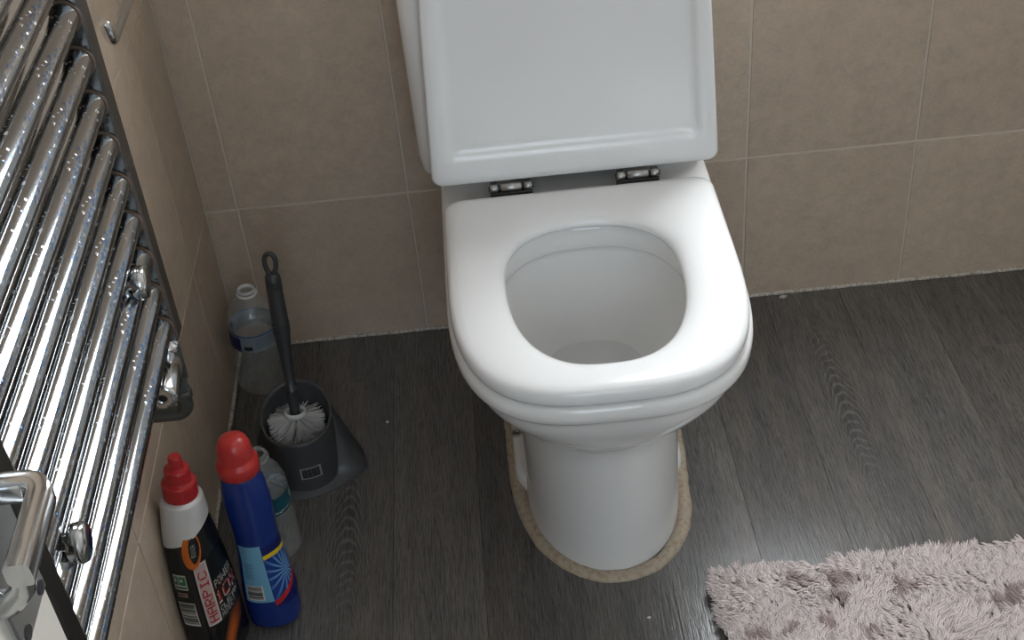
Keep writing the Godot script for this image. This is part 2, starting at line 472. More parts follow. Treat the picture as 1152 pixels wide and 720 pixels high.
# ------------------------------------------------------------------ toilet
const TX := 0.571
const FRONT := 44
const SIDE := 8
func sgn_pow(a, p): return signf(a) * pow(absf(a), p)
func dee(hw, zb, zf, zm, n, rb, y, cx = TX):
	# a D seen from above: a rounded front, straight sides, a straight back with rounded corners
	var r = []
	for i in FRONT + 1:
		var a = PI * i / FRONT
		r.append(Vector3(cx + hw * sgn_pow(cos(a), 2.0 / n), y, zm + (zf - zm) * sgn_pow(sin(a), 2.0 / n)))
	for i in range(1, SIDE): r.append(Vector3(cx - hw, y, lerpf(zm, zb + rb, float(i) / SIDE)))
	for i in 7:
		var a = PI / 2 * i / 6
		r.append(Vector3(cx - hw + rb - rb * cos(a), y, zb + rb - rb * sin(a)))
	for i in range(1, SIDE): r.append(Vector3(lerpf(cx - hw + rb, cx + hw - rb, float(i) / SIDE), y, zb))
	for i in 7:
		var a = PI / 2 * i / 6
		r.append(Vector3(cx + hw - rb + rb * sin(a), y, zb + rb - rb * cos(a)))
	for i in range(1, SIDE): r.append(Vector3(cx + hw, y, lerpf(zb + rb, zm, float(i) / SIDE)))
	return r
func egg(hw, zr, zf, zm, n, y, cx = TX):
	var r = []
	for i in FRONT + 1:
		var a = PI * i / FRONT
		r.append(Vector3(cx + hw * sgn_pow(cos(a), 2.0 / n), y, zm + (zf - zm) * sgn_pow(sin(a), 2.0 / n)))
	var rest = 3 * (SIDE - 1) + 14
	for i in rest:
		var a = PI + PI * (i + 1) / (rest + 1)
		r.append(Vector3(cx + hw * sgn_pow(cos(a), 2.0 / n), y, zm + (zm - zr) * sgn_pow(sin(a), 2.0 / n)))
	return r
func build_toilet():
	var t = thing("toilet", "white ceramic toilet with raised lid and square-backed seat", "toilet", Vector3(TX, 0, 0.3))
	var off = -t.position
	var shift = func(o): o.position = off; return o
	# pan: pedestal, flaring bowl, rim and the hollow inside, one ceramic surface
	var rings = []
	for l in [[0.0, 0.1105, 0.579, 2.0], [0.004, 0.1095, 0.5785, 2.0], [0.06, 0.1085, 0.578, 2.0], [0.14, 0.1085, 0.578, 2.0], [0.20, 0.1085, 0.579, 2.0], [0.226, 0.109, 0.581, 2.0], [0.236, 0.111, 0.586, 2.05], [0.248, 0.117, 0.596, 2.15],
			[0.265, 0.128, 0.612, 2.3], [0.285, 0.142, 0.63, 2.45], [0.305, 0.155, 0.646, 2.6], [0.325, 0.166, 0.657, 2.75], [0.342, 0.173, 0.666, 2.9], [0.354, 0.1765, 0.670, 2.95], [0.362, 0.178, 0.672, 2.95], [0.368, 0.180, 0.674, 3.0], [0.372, 0.1835, 0.678, 3.05], [0.377, 0.187, 0.682, 3.05],
			[0.383, 0.1888, 0.684, 3.1], [0.390, 0.189, 0.684, 3.1], [0.396, 0.188, 0.682, 3.1], [0.3995, 0.184, 0.678, 3.1], [0.4, 0.178, 0.672, 3.1]]:
		rings.append(dee(l[1], 0.03 if l[0] > 0.24 else 0.05, l[2], 0.42, l[3], 0.012, l[0]))
	for l in [[0.4, 0.130, 0.308, 0.645], [0.398, 0.124, 0.314, 0.639], [0.392, 0.121, 0.318, 0.635], [0.375, 0.12, 0.319, 0.634], [0.365, 0.12, 0.319, 0.634], [0.362, 0.121, 0.3175, 0.635], [0.360, 0.125, 0.312, 0.638], [0.352, 0.126, 0.311, 0.638], [0.33, 0.122, 0.314, 0.632],
			[0.29, 0.108, 0.32, 0.612], [0.25, 0.09, 0.326, 0.575], [0.22, 0.074, 0.332, 0.53], [0.19, 0.056, 0.342, 0.48], [0.165, 0.035, 0.36, 0.44], [0.155, 0.01, 0.385, 0.41]]:
		rings.append(egg(l[1], l[2], l[3], lerpf(l[2], l[3], 0.4), 2.4, l[0]))
	var g := Geo.new(); g.grid(rings, true, true, true)
	var pan = shift.call(part("pan", g, M.ceramic, t))
	# foot flange behind the pedestal with its fixing screws
	g = Geo.new()
	var foot = []
	for l in [[0.0, 0.124, 0.43], [0.014, 0.124, 0.43], [0.02, 0.121, 0.427], [0.022, 0.115, 0.42]]: foot.append(dee(l[1], 0.06, l[2], 0.36, 3.0, 0.01, l[0]))
	g.grid(foot, true, false, true)
	part("foot_flange", g, M.ceramic, pan)
	for sx in [-1, 1]:
		g = Geo.new(); g.lathe([[0.0075, 0.0], [0.0075, 0.003], [0.006, 0.0042], [0.0035, 0.0042], [0.003, 0.0025]], 20, Vector3(TX + sx * 0.1175, 0.0205, 0.305)); part("fixing_screw", g, M.dull_chrome, pan)
	# sealant bead round the foot
	var path = [Vector2(0.447, 0.06), Vector2(0.447, 0.2), Vector2(0.447, 0.30), Vector2(0.448, 0.36), Vector2(0.451, 0.42), Vector2(0.468, 0.496), Vector2(0.499, 0.548), Vector2(0.541, 0.58), Vector2(0.575, 0.5865), Vector2(0.6, 0.583), Vector2(0.636, 0.566), Vector2(0.667, 0.525), Vector2(0.682, 0.478), Vector2(0.687, 0.42), Vector2(0.693, 0.36), Vector2(0.695, 0.2), Vector2(0.695, 0.06)]
	var cv := Curve2D.new()
	for i in path.size():
		var d = (path[mini(i + 1, path.size() - 1)] - path[maxi(i - 1, 0)]) / 6.0
		cv.add_point(path[i], -d, d)
	cv.bake_interval = 0.006
	var nn := FastNoiseLite.new(); nn.seed = 2; nn.frequency = 20.0
	rings = []
	var bk = cv.get_baked_points()
	for i in bk.size():
		var d = (bk[mini(i + 1, bk.size() - 1)] - bk[maxi(i - 1, 0)]).normalized()
		var side = Vector2(d.y, -d.x)
		var wd = 0.0105 + 0.0022 * nn.get_noise_2d(bk[i].x, bk[i].y)
		var ring = []
		for k in 9:
			var a = PI * k / 8
			var q = bk[i] - side * cos(a) * wd
			ring.append(Vector3(q.x, sin(a) * 0.0065, q.y))
		rings.append(ring)
	g = Geo.new(); g.grid(rings, false); shift.call(part("sealant_bead", g, M.silicone, t, false))
	# seat ring
	rings = []
	for l in [[0.06, 0.4025], [0.015, 0.4035], [0.0, 0.4065], [-0.01, 0.411], [0.0, 0.4165], [0.03, 0.4205], [0.09, 0.4235], [0.2, 0.4253], [0.4, 0.4255], [0.6, 0.4245], [0.76, 0.4222], [0.88, 0.4185], [0.96, 0.4135], [1.0, 0.408], [0.985, 0.4035], [0.94, 0.4025], [0.06, 0.4025]]:
		var o = dee(0.1838, 0.256, 0.681, 0.42, 3.1, 0.022, l[1], 0.5705)
		var i = egg(0.111, 0.329, 0.6205, 0.445, 2.4, l[1], 0.5705)
		var r = []
		for k in o.size():
			r.append(Vector3(lerpf(o[k].x, i[k].x, l[0]), l[1], lerpf(o[k].z, i[k].z, l[0])))
		rings.append(r)
	g = Geo.new(); g.grid(rings)
	shift.call(part("seat", g, M.seat, t))
	# raised lid: built lying shut (front away from the hinge along +h), then stood up
	var lid_ring = func(hw, hb, ht, n, rb, y):
		var r = dee(hw, hb, ht, 0.20, n, rb, y, 0.0)
		for k in r.size(): r[k].x *= 1.0 - 0.09 * clampf((r[k].z - 0.02) / 0.42, 0.0, 1.0)
		return r
	rings = []
	for l in [[0.14, 0.06, 0.38, -0.0125], [0.185, 0.012, 0.43, -0.011], [0.194, 0.004, 0.439, -0.006], [0.197, 0.0, 0.442, 0.002], [0.197, 0.0, 0.442, 0.010], [0.1955, 0.0015, 0.4405, 0.0135], [0.193, 0.004, 0.438, 0.015], [0.185, 0.012, 0.431, 0.0157],
			[0.1785, 0.030, 0.421, 0.0150], [0.1745, 0.0385, 0.416, 0.0138], [0.171, 0.0440, 0.412, 0.0106], [0.1675, 0.0485, 0.408, 0.0078], [0.160, 0.056, 0.401, 0.0064], [0.1, 0.1, 0.33, 0.0054]]:
		rings.append(lid_ring.call(l[0], l[1], l[2], 3.2, 0.014, -l[3]))
	g = Geo.new(); g.grid(rings, true, true, true)
	var lid = part("lid", g, M.seat, t)
	lid.transform = Transform3D(Basis(Vector3.RIGHT, -PI / 2 - deg_to_rad(4.5)) , Vector3(0.0, 0.4315, 0.2262) + Vector3(0, 0, off.z))
	# hinges between lid and seat
	for hx in [0.481, 0.656]:
		var h := Node3D.new(); h.name = "hinge"; t.add_child(h, true); h.position = Vector3(hx, 0.424, 0.2425) + off
		var across := Basis(Vector3.FORWARD, PI / 2)
		g = Geo.new(); g.lathe([[0.0052, -0.0145], [0.0066, -0.0135], [0.0066, 0.0135], [0.0052, 0.0145]], 20, Vector3.ZERO, true, true, across); part("barrel", g, M.dull_chrome, h)
		for sx in [-1, 1]:
			g = Geo.new(); g.lathe([[0.005, -0.0055], [0.0064, -0.0045], [0.0064, 0.0045], [0.005, 0.0055]], 20, Vector3(sx * 0.0235, 0, 0), true, true, across)
			g.box(Vector3(sx * 0.0235 - 0.005, -0.004, -0.012), Vector3(sx * 0.0235 + 0.005, 0.004, 0.0), 0.001)
			part("knuckle", g, M.dull_chrome, h)
		g = Geo.new(); g.lathe([[0.0035, -0.031], [0.0035, 0.031]], 14, Vector3.ZERO, true, true, across); g.box(Vector3(-0.029, -0.0225, -0.010), Vector3(0.029, -0.004, 0.008), 0.001); part("pin_plate", g, M.rubber, h)
	# cistern, its cover and push button
	var cist = []
	for l in [[0.4005, 0.17, 0.03, 0.16], [0.404, 0.19, 0.017, 0.175], [0.412, 0.206, 0.008, 0.187], [0.425, 0.214, 0.005, 0.192], [0.45, 0.2165, 0.004, 0.194], [0.6, 0.218, 0.004, 0.194], [0.735, 0.219, 0.004, 0.194], [0.738, 0.217, 0.005, 0.192]]:
		cist.append(round_rect(Vector3(0.5615, l[0], (l[2] + l[3]) / 2), l[1] - 0.012, (l[3] - l[2]) / 2, 0.028))
	g = Geo.new(); g.grid(cist, true, true, true)
	var ci = shift.call(part("cistern", g, M.ceramic, t))
	var cov = []
	for l in [[0.739, 0.2075, 0.098], [0.742, 0.208, 0.0985], [0.757, 0.208, 0.0985], [0.764, 0.2055, 0.096], [0.767, 0.198, 0.088]]: cov.append(round_rect(Vector3(0.5615, l[0], 0.103), l[1], l[2], 0.03))
	g = Geo.new(); g.grid(cov, true, true, true); part("cistern_cover", g, M.ceramic, ci)
	g = Geo.new(); g.lathe([[0.024, 0.0], [0.024, 0.004], [0.022, 0.006], [0.0, 0.0065]], 28, Vector3(0.5615, 0.766, 0.103)); part("push_button", g, M.chrome, ci)
	# water standing in the pan
	g = Geo.new(); g.fan(egg(0.07, 0.334, 0.517, lerpf(0.334, 0.517, 0.4), 2.4, 0.213), true); shift.call(part("water", g, M.water, t, false))
func round_rect(o, hx, hz, r):
	var out = []
	r = minf(r, minf(hx, hz) - 0.001)
	for q in 4:
		for i in 9:
			var a = PI / 2 * (q + i / 8.0)
			var sx = 1.0 if q == 0 or q == 3 else -1.0
			var sz = 1.0 if q < 2 else -1.0
			out.append(o + Vector3(sx * (hx - r) + r * cos(a), 0, sz * (hz - r) + r * sin(a)))
	return out

# ------------------------------------------------------------------ radiator
const RX := 0.065
func build_radiator():
	var t = thing("towel_radiator", "chrome ladder towel radiator with rust spots on the tiled wall", "radiator", Vector3(RX, 0.49, 0.83))
	var off = -t.position
	var ys = []
	for i in 16: ys.append(0.512 + 0.0475 * i)
	var lo := 0.489; var hi := 1.262
	# collectors: flat chrome bars whose inner face is eaten by rust round each tube
	var rng := RandomNumberGenerator.new(); rng.seed = 13
	var im := Image.create(48, 1024, false, Image.FORMAT_RGB8); im.fill(grey(0.17, 1.0, 1.0, 0.98))
	var mi := Image.create(48, 1024, false, Image.FORMAT_RGB8); mi.fill(Color.WHITE)
	for y in ys:
		for i in 80:
			var py = int((1.0 - (y - lo) / (hi - lo)) * 1024.0) + int(rng.randfn(-6.0, 18.0))
			var px = 20 + int(rng.randfn(0.0, 9.0))
			var s = Vector2i(rng.randi_range(2, 6), rng.randi_range(2, 6))
			if px > 40: continue
			var rusty = grey(rng.randf_range(0.008, 0.03), 1.2, 0.9, 0.75)
			im.fill_rect(Rect2i(Vector2i(px, py), s), rusty); mi.fill_rect(Rect2i(Vector2i(px, py), s), Color.BLACK)
	var rm := mat(Color.WHITE, 0.26, 1.0); rm.albedo_texture = tex(im); rm.metallic_texture = tex(mi); rm.texture_filter = BaseMaterial3D.TEXTURE_FILTER_LINEAR
	for side in [0, 1]:
		var z0 = 0.568 if side == 0 else 1.072
		var z1 = z0 + 0.028
		var inner = z1 if side == 0 else z0
		var outer = z0 if side == 0 else z1
		var sg = 1.0 if side == 0 else -1.0
		var prof = []      # x, z outline of the bar
		var b := 0.0035
		for p in [[-0.02, outer + sg * 0.010], [-0.016, outer + sg * 0.004], [-0.004, outer], [0.0185 - b, outer], [0.0185, outer + sg * b], [0.0185, inner - sg * 0.003], [0.0155, inner], [-0.018, inner], [-0.02, inner - sg * 0.002]]: prof.append(p)
		var rings = []
		for y in [lo, lo + 0.002, hi - 0.002, hi]:
			var r = []
			var k = 0.93 if y == lo or y == hi else 1.0
			for p in prof: r.append(Vector3(RX + p[0] * k, y, (z0 + z1) / 2 + (p[1] - (z0 + z1) / 2) * k))
			rings.append(r)
		var g := Geo.new()
		for i in 3:
			for j in prof.size():
				var k = (j + 1) % prof.size()
				var q = [rings[i][j], rings[i][k], rings[i + 1][k], rings[i + 1][j]]
				var uv = []
				var on = absf(q[0].z - inner) < 0.0006 and absf(q[1].z - inner) < 0.0006
				for p in q: uv.append(Vector2(clampf((p.x - RX + 0.018) / 0.0365, 0.0, 0.9) if on else 0.96, 1.0 - (p.y - lo) / (hi - lo)))
				g.quad(q[0], q[1], q[2], q[3], -1, uv[0], uv[1], uv[2], uv[3])
		g.fan(rings[0], true); g.fan(rings[3], false)
		var o = part("collector", g, rm, t); o.position = off
	# cross tubes with a rusty collar at the visible end
	for y in ys:
		var g := Geo.new()
		var rings = []
		for l in [[0.595, 0.0158], [0.7, 0.0158], [0.8, 0.0158], [0.9, 0.0158], [1.0, 0.0158], [1.073, 0.0158]]:
			var r = []
			for j in 24:
				var a = TAU * j / 24 - 2.3
				r.append(Vector3(RX + l[1] * cos(a), y + l[1] * sin(a), l[0]))
			rings.append(r)
		g.grid(rings)
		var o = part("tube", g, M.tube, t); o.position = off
		for z in [0.5965, 1.0715]:
			g = Geo.new()
			var rr = []
			for l in [[0.0162, -0.001], [0.0174, -0.0006], [0.0178, 0.001], [0.0168, 0.0026], [0.0158, 0.003]]:
				var r = []
				for j in 20:
					var a = TAU * j / 20
					r.append(Vector3(RX + l[0] * cos(a), y + l[0] * sin(a), z + l[1] * (1.0 if z < 0.8 else -1.0)))
				rr.append(r)
			g.grid(rr); part("collar", g, M.rust, o)
	# wall brackets with their round clamps between the tubes
	for p in [[0.626, 0.668], [0.619, 1.022], [1.148, 0.668], [1.148, 1.022]]:
		var xb := Basis(Vector3.FORWARD, PI / 2)
		var g := Geo.new(); g.lathe([[0.0165, -0.0], [0.0178, 0.003], [0.0178, 0.010], [0.0162, 0.0128], [0.0, 0.0135]], 28, Vector3(RX + 0.0125, p[0], p[1]), true, false, xb)
		g.lathe([[0.0095, -0.075], [0.0095, 0.0]], 18, Vector3(RX + 0.0125, p[0], p[1]), true, false, xb)
		var o = part("wall_bracket", g, M.chrome, t); o.position = off
		g = Geo.new(); g.lathe([[0.02, 0.0], [0.02, 0.006], [0.014, 0.008], [0.0095, 0.0085]], 24, Vector3(0.0005, p[0], p[1]), true, true, xb); part("wall_plate", g, M.chrome, o)
	# valve below the far collector: nut, body with round cap facing the room, corroded elbow and pipe to the wall
	var z := 0.585
	var v := Node3D.new(); v.name = "valve"; t.add_child(v, true); v.position = Vector3(RX, 0.489, z) + off
	var g := Geo.new(); g.lathe([[0.0085, 0.0], [0.0095, -0.002], [0.0095, -0.006], [0.013, -0.009], [0.014, -0.012], [0.0135, -0.018]], 20); part("union_nut", g, M.chrome, v)
	g = Geo.new(); g.lathe([[0.012, -0.016], [0.0135, -0.02], [0.0135, -0.06], [0.012, -0.064]], 20); part("body", g, M.verdigris, v)
	var zb := Basis(Vector3.RIGHT, PI / 2)
	g = Geo.new(); g.lathe([[0.012, -0.002], [0.0155, 0.004], [0.0168, 0.006], [0.0168, 0.062], [0.0152, 0.0655], [0.006, 0.066], [0.0045, 0.064]], 28, Vector3(0.0, -0.032, 0.006), true, false, zb); part("cap", g, M.chrome, v)
	g = Geo.new(); g.lathe([[0.0048, 0.0], [0.0048, 0.0008]], 14, Vector3(0.0, -0.032, 0.006 + 0.0642), true, true, zb); part("key_hole", g, M.hole, v)
	g = Geo.new()
	var pts = [Vector3(0.006, -0.055, 0.016)]
	for i in 9:
		var a = PI / 2 * i / 8
		pts.append(Vector3(0.006 - 0.014 + 0.014 * cos(a), -0.088 - 0.014 * sin(a), 0.016))
	pts.append(Vector3(-0.063, -0.102, 0.016))
	g.tube(pts, 0.0092, 16); part("elbow_pipe", g, M.verdigris, v)
	g = Geo.new(); g.lathe([[0.011, 0.0], [0.0118, 0.002], [0.0118, 0.01], [0.011, 0.012]], 8, Vector3(0.006, -0.078, 0.016)); part("compression_nut", g, M.verdigris, v)

func build_roll_holder():
	var t = thing("toilet_roll_holder", "bent chrome rod toilet roll holder on the tiled wall above the radiator's far end", "roll holder", Vector3(0.0, 0.767, 0.185))
	var g := Geo.new()
	var pts = [Vector3(0.004, 0.0, -0.04), Vector3(0.03, 0.0, -0.04)]
	for i in 7:
		var a = PI / 2 * i / 6
		pts.append(Vector3(0.03 + 0.016 * sin(a), 0.0, -0.024 - 0.016 * cos(a)))
	pts.append(Vector3(0.046, 0.0, 0.19))
	for i in 9:
		var a = deg_to_rad(68.0) * i / 8
		pts.append(Vector3(0.046, 0.014 - 0.014 * cos(a), 0.2 + 0.014 * sin(a)))
	pts.append(pts[-1] + Vector3(0, sin(deg_to_rad(68)), cos(deg_to_rad(68))) * 0.022)
	pts.append(pts[-1] + Vector3(0, sin(deg_to_rad(68)), cos(deg_to_rad(68))) * 0.0015)
	var rr = []
	for i in pts.size(): rr.append(0.0062 if i < pts.size() - 1 else 0.0045)
	g.tube(pts, rr, 14); part("rod", g, M.chrome, t)
	g = Geo.new(); g.lathe([[0.024, 0.0], [0.024, 0.006], [0.021, 0.009], [0.0, 0.0095]], 28, Vector3(0.0005, 0, -0.04), true, true, Basis(Vector3.FORWARD, PI / 2)); part("wall_plate", g, M.chrome, t)

func build_door():
	var t = thing("door_1", "cream painted door standing open with a chrome handle", "door", Vector3(0.18, 0, 1.325), "", "structure")
	var g := Geo.new(); g.box(Vector3(-0.018, 0.006, 0.0), Vector3(0.02, 1.98, 0.775), 0.002); part("leaf", g, M.paint, t)
	var h := Node3D.new(); h.name = "handle"; t.add_child(h); h.position = Vector3(0.02, 0.907, 0.005)
	g = Geo.new(); g.box(Vector3(0, 0.0, 0.0), Vector3(0.0035, 0.15, 0.046), 0.0012); part("backplate", g, M.chrome, h)
	for p in [[0.006, 0.007], [0.006, 0.036], [0.144, 0.007], [0.144, 0.036]]:
		g = Geo.new(); g.lathe([[0.0042, 0.0], [0.0042, 0.0008]], 14, Vector3(0.0033, p[0], p[1]), true, true, Basis(Vector3.FORWARD, PI / 2)); part("screw_hole", g, M.hole, h)
	# a flat bar parallel to the door with both ends turned back to it
	var prof = []
	for i in 20:
		var a = TAU * i / 20
		prof.append(Vector2(0.0062 * sgn_pow(cos(a), 0.45), 0.0068 * sgn_pow(sin(a), 0.45)))
	var yb := 0.084
	var pts = [Vector3(0.0, yb, 0.014)]
	var r := 0.01
	var z0 := 0.014; var z1 := 0.071; var x1 := 0.03
	pts.append(Vector3(x1 - r, yb, z0))
	for i in range(1, 7):
		var a = PI / 2 * i / 6
		pts.append(Vector3(x1 - r + r * sin(a), yb, z0 + r - r * cos(a)))
	pts.append(Vector3(x1, yb, z1))
	g = Geo.new(); g.strip(pts, prof, Vector3.UP); part("grip", g, M.chrome, h)
	g = Geo.new(); g.tube([Vector3(x1 - 0.001, yb - 0.004, z1 - 0.007), Vector3(x1 - 0.005, yb - 0.018, z1 - 0.01), Vector3(0.012, yb - 0.038, z1 - 0.02), Vector3(0.002, yb - 0.048, z1 - 0.028)], [0.0052, 0.0054, 0.006, 0.0075], 16); part("neck", g, M.chrome, h)

# ------------------------------------------------------------------ bottles
func section(prof, y):
	# half widths at a height, from rows of [y, hx, hz, exponent]
	for i in prof.size() - 1:
		if y <= prof[i + 1][0]:
			var k = clampf((y - prof[i][0]) / maxf(prof[i + 1][0] - prof[i][0], 1e-6), 0.0, 1.0)
			return [lerpf(prof[i][1], prof[i + 1][1], k), lerpf(prof[i][2], prof[i + 1][2], k), lerpf(prof[i][3], prof[i + 1][3], k)]
	var e = prof[-1]
	return [e[1], e[2], e[3]]
func skin(prof, y, a, out = 0.0):
	var s = section(prof, y)
	return Vector3((s[0] + out) * sgn_pow(cos(a), 2.0 / s[2]), y, (s[1] + out) * sgn_pow(sin(a), 2.0 / s[2]))
func body(prof, n = 40):
	var g := Geo.new()
	var rings = []
	for p in prof:
		var r = []
		for j in n: r.append(skin(prof, p[0], TAU * j / n))
		rings.append(r)
	g.grid(rings, true, true, true)
	return g
func smooth(prof, steps = 5):
	# more rows, eased between the given ones
	var out = []
	for i in prof.size() - 1:
		var p0 = prof[maxi(i - 1, 0)]; var p1 = prof[i]; var p2 = prof[i + 1]; var p3 = prof[mini(i + 2, prof.size() - 1)]
		for k in steps:
			var f = float(k) / steps
			var row = [lerpf(p1[0], p2[0], f)]
			for c in [1, 2]:
				row.append(clampf(cubic_interpolate(p1[c], p2[c], p0[c], p3[c], f), minf(p1[c], p2[c]) - 0.001, maxf(p1[c], p2[c]) + 0.001))
			row.append(lerpf(p1[3], p2[3], f))
			out.append(row)
	out.append(prof[-1])
	return out
func sheet(prof, a0, a1, y0, y1, out, f = null, na = 14, ny = 12):
	# a label lying on the bottle's skin between two angles and two heights; f bends its outline
	var g := Geo.new()
	for i in ny:
		for j in na:
			var q = []
			var uv = []
			for c in [[j, i], [j + 1, i], [j + 1, i + 1], [j, i + 1]]:
				var u = float(c[0]) / na; var w = float(c[1]) / ny
				var P = Vector2(lerpf(a0, a1, u), lerpf(y0, y1, w))
				if f: P = f.call(u, w)
				q.append(skin(prof, P.y, P.x, out)); uv.append(Vector2(u, 1.0 - w))
			g.quad(q[0], q[1], q[2], q[3], 0, uv[0], uv[1], uv[2], uv[3])
	return g
func label_mat(im, rough = 0.4):
	var m := mat(Color.WHITE, rough); m.albedo_texture = tex(im); m.texture_repeat = false
	return m
func build_black_bottle():
	var t = thing("toilet_cleaner_bottle", "black toilet cleaner bottle with stepped red cap leaning on the wall", "bottle", Vector3(0.0365, 0.0, 0.637))
	var prof = smooth([[0.0, 0.026, 0.036, 2.8], [0.004, 0.029, 0.040, 2.8], [0.012, 0.0305, 0.042, 2.8], [0.06, 0.031, 0.0425, 2.8], [0.11, 0.0305, 0.041, 2.7], [0.145, 0.029, 0.037, 2.6], [0.17, 0.028, 0.034, 2.4], [0.19, 0.0265, 0.031, 2.3], [0.205, 0.025, 0.028, 2.2], [0.212, 0.022, 0.025, 2.2]])
	var b = part("body", body(prof), M.black, t)
	# white collar under the cap, its lower edge cut on a slant
	var cp = smooth([[0.168, 0.0285, 0.0335, 2.4], [0.19, 0.0275, 0.032, 2.3], [0.21, 0.0262, 0.029, 2.2], [0.224, 0.0252, 0.0265, 2.1], [0.2275, 0.0235, 0.0245, 2.1], [0.2285, 0.018, 0.018, 2.0]])
	var g := Geo.new()
	var rings = []
	for i in 25:
		var w = i / 24.0
		var r = []
		for j in 40:
			var a = TAU * j / 40
			var low = 0.186 - 0.014 * cos(a - 2.5)
			r.append(skin(cp, lerpf(low, 0.2285, w), a))
		rings.append(r)
	g.grid(rings, true, false, true)
	var bent = [part("collar", g, M.white_plastic, t)]
	g = Geo.new(); g.lathe([[0.0205, 0.2285], [0.021, 0.2295], [0.0208, 0.246], [0.0198, 0.2485], [0.0165, 0.2495], [0.0158, 0.2505], [0.0152, 0.2635], [0.0142, 0.2655], [0.0102, 0.2665], [0.0094, 0.2675], [0.0078, 0.279], [0.0068, 0.281], [0.0, 0.2815]], 40, Vector3.ZERO, true, false, Basis(), true)
	bent.append(part("cap", g, M.red, t))
	# printed labels
	var im := Image.create(128, 256, false, Image.FORMAT_RGB8); im.fill(Color(0.02, 0.02, 0.025))
	for y in 256:
		for x in 128:
			var f = sin(x * 0.06 + y * 0.045) * 0.5 + 0.5
			var k = clampf((y - 60.0) / 160.0, 0.0, 1.0) * clampf(1.2 - absf(x - 64.0) / 64.0, 0.0, 1.0)
			if f > 0.45: im.set_pixel(x, y, Color(0.02, 0.02, 0.02).lerp(Color(0.75, 0.36, 0.12), k * f))
	var word := Image.create(256, 64, false, Image.FORMAT_RGB8); word.fill(Color(0.8, 0.78, 0.76)); word.fill_rect(Rect2i(6, 6, 244, 52), Color(0.72, 0.62, 0.6))
	write(word, "HARPIC", 12, 11, 6, 6, Color(0.6, 0.05, 0.07)); word.rotate_90(CLOCKWISE); word.rotate_180()
	word.resize(46, 170)
	im.fill_rect(Rect2i(0, 0, 50, 180), Color(0.02, 0.02, 0.02)); im.blit_rect(word, Rect2i(0, 0, 46, 170), Vector2i(2, 2))
	write(im, "POWER", 56, 66, 2, 3, Color(0.75, 0.73, 0.7))
	write(im, "10X", 50, 96, 4, 5, Color(0.8, 0.75, 0.72)); write(im, "10X", 52, 97, 4, 4, Color(0.72, 0.08, 0.09))
	im.fill_rect(Rect2i(50, 136, 76, 40), Color(0.03, 0.03, 0.03))
	write(im, "CLEAN", 54, 138, 2, 2, Color(0.85, 0.84, 0.82)); write(im, "PROTECT", 54, 156, 1, 2, Color(0.85, 0.84, 0.82))
	part("front_label", sheet(prof, 1.15, -0.55, 0.025, 0.155, 0.0004), label_mat(im), b, false)
	im = Image.create(64, 64, false, Image.FORMAT_RGB8); im.fill(Color(0.72, 0.74, 0.7)); im.fill_rect(Rect2i(4, 8, 26, 36), Color(0.2, 0.28, 0.22)); im.fill_rect(Rect2i(34, 8, 26, 36), Color(0.12, 0.4, 0.24)); im.fill_rect(Rect2i(40, 18, 12, 12), Color(0.7, 0.74, 0.7)); im.fill_rect(Rect2i(9, 16, 12, 16), Color(0.65, 0.68, 0.64))
	im.fill_rect(Rect2i(3, 50, 58, 9), Color(0.3, 0.33, 0.3))
	part("eco_label", sheet(prof, 1.95, 1.5, 0.122, 0.142, 0.0004), label_mat(im), b, false)
	im = Image.create(64, 24, false, Image.FORMAT_RGB8); im.fill(Color(0.55, 0.45, 0.43)); im.fill_rect(Rect2i(10, 8, 44, 7), Color(0.35, 0.12, 0.12))
	part("small_label", sheet(prof, 1.86, 1.55, 0.112, 0.118, 0.0004), label_mat(im), b, false)
	im = Image.create(64, 96, false, Image.FORMAT_RGB8); bars(im, Rect2i(0, 0, 64, 96), 3)
	part("barcode_label", sheet(prof, 1.95, 1.42, 0.07, 0.104, 0.0004), label_mat(im), b, false)
	# orange swoosh on the shoulder
	im = Image.create(64, 64, false, Image.FORMAT_RGB8); im.fill(Color(0.75, 0.36, 0.1))
	for y in 64:
		for x in 64:
			if Vector2((x - 40.0) / 22.0, (y - 28.0) / 30.0).length() < 0.85: im.set_pixel(x, y, Color(0.015, 0.015, 0.02))
			elif fmod(x * 1.7 + y * 2.3, 11.0) < 3.0: im.set_pixel(x, y, Color(0.8, 0.47, 0.16))
	write(im, "10X", 28, 22, 1, 3, Color(0.75, 0.75, 0.72))
	part("shoulder_label", sheet(prof, 0, 0, 0, 0, 0.0009, func(u, w):
		var wide = sqrt(maxf(0.0, 1.0 - (2.0 * w - 1.0) * (2.0 * w - 1.0)))
		return Vector2(0.98 - 0.42 * (2.0 * u - 1.0) * wide - 0.22 * (w - 0.5), lerpf(0.148, 0.196, w))), label_mat(im), b, false)
	var turn := Basis(Vector3(0, 0, 1), deg_to_rad(1.6)) * Basis(Vector3.RIGHT, deg_to_rad(-6.5)) * Basis(Vector3.UP, deg_to_rad(-17))
	# the neck is bent a little away from the wall
	var bend := Transform3D(Basis(), Vector3(0, 0.185, 0)) * Transform3D(turn.inverse() * Basis(Vector3(0, 0, 1), deg_to_rad(-6.0)) * turn, Vector3.ZERO) * Transform3D(Basis(), Vector3(0, -0.185, 0))
	for o in bent: o.transform = bend
	t.basis = turn * Basis.from_scale(Vector3(1.03, 1.13, 1.06))
	t.position.y = 0.004
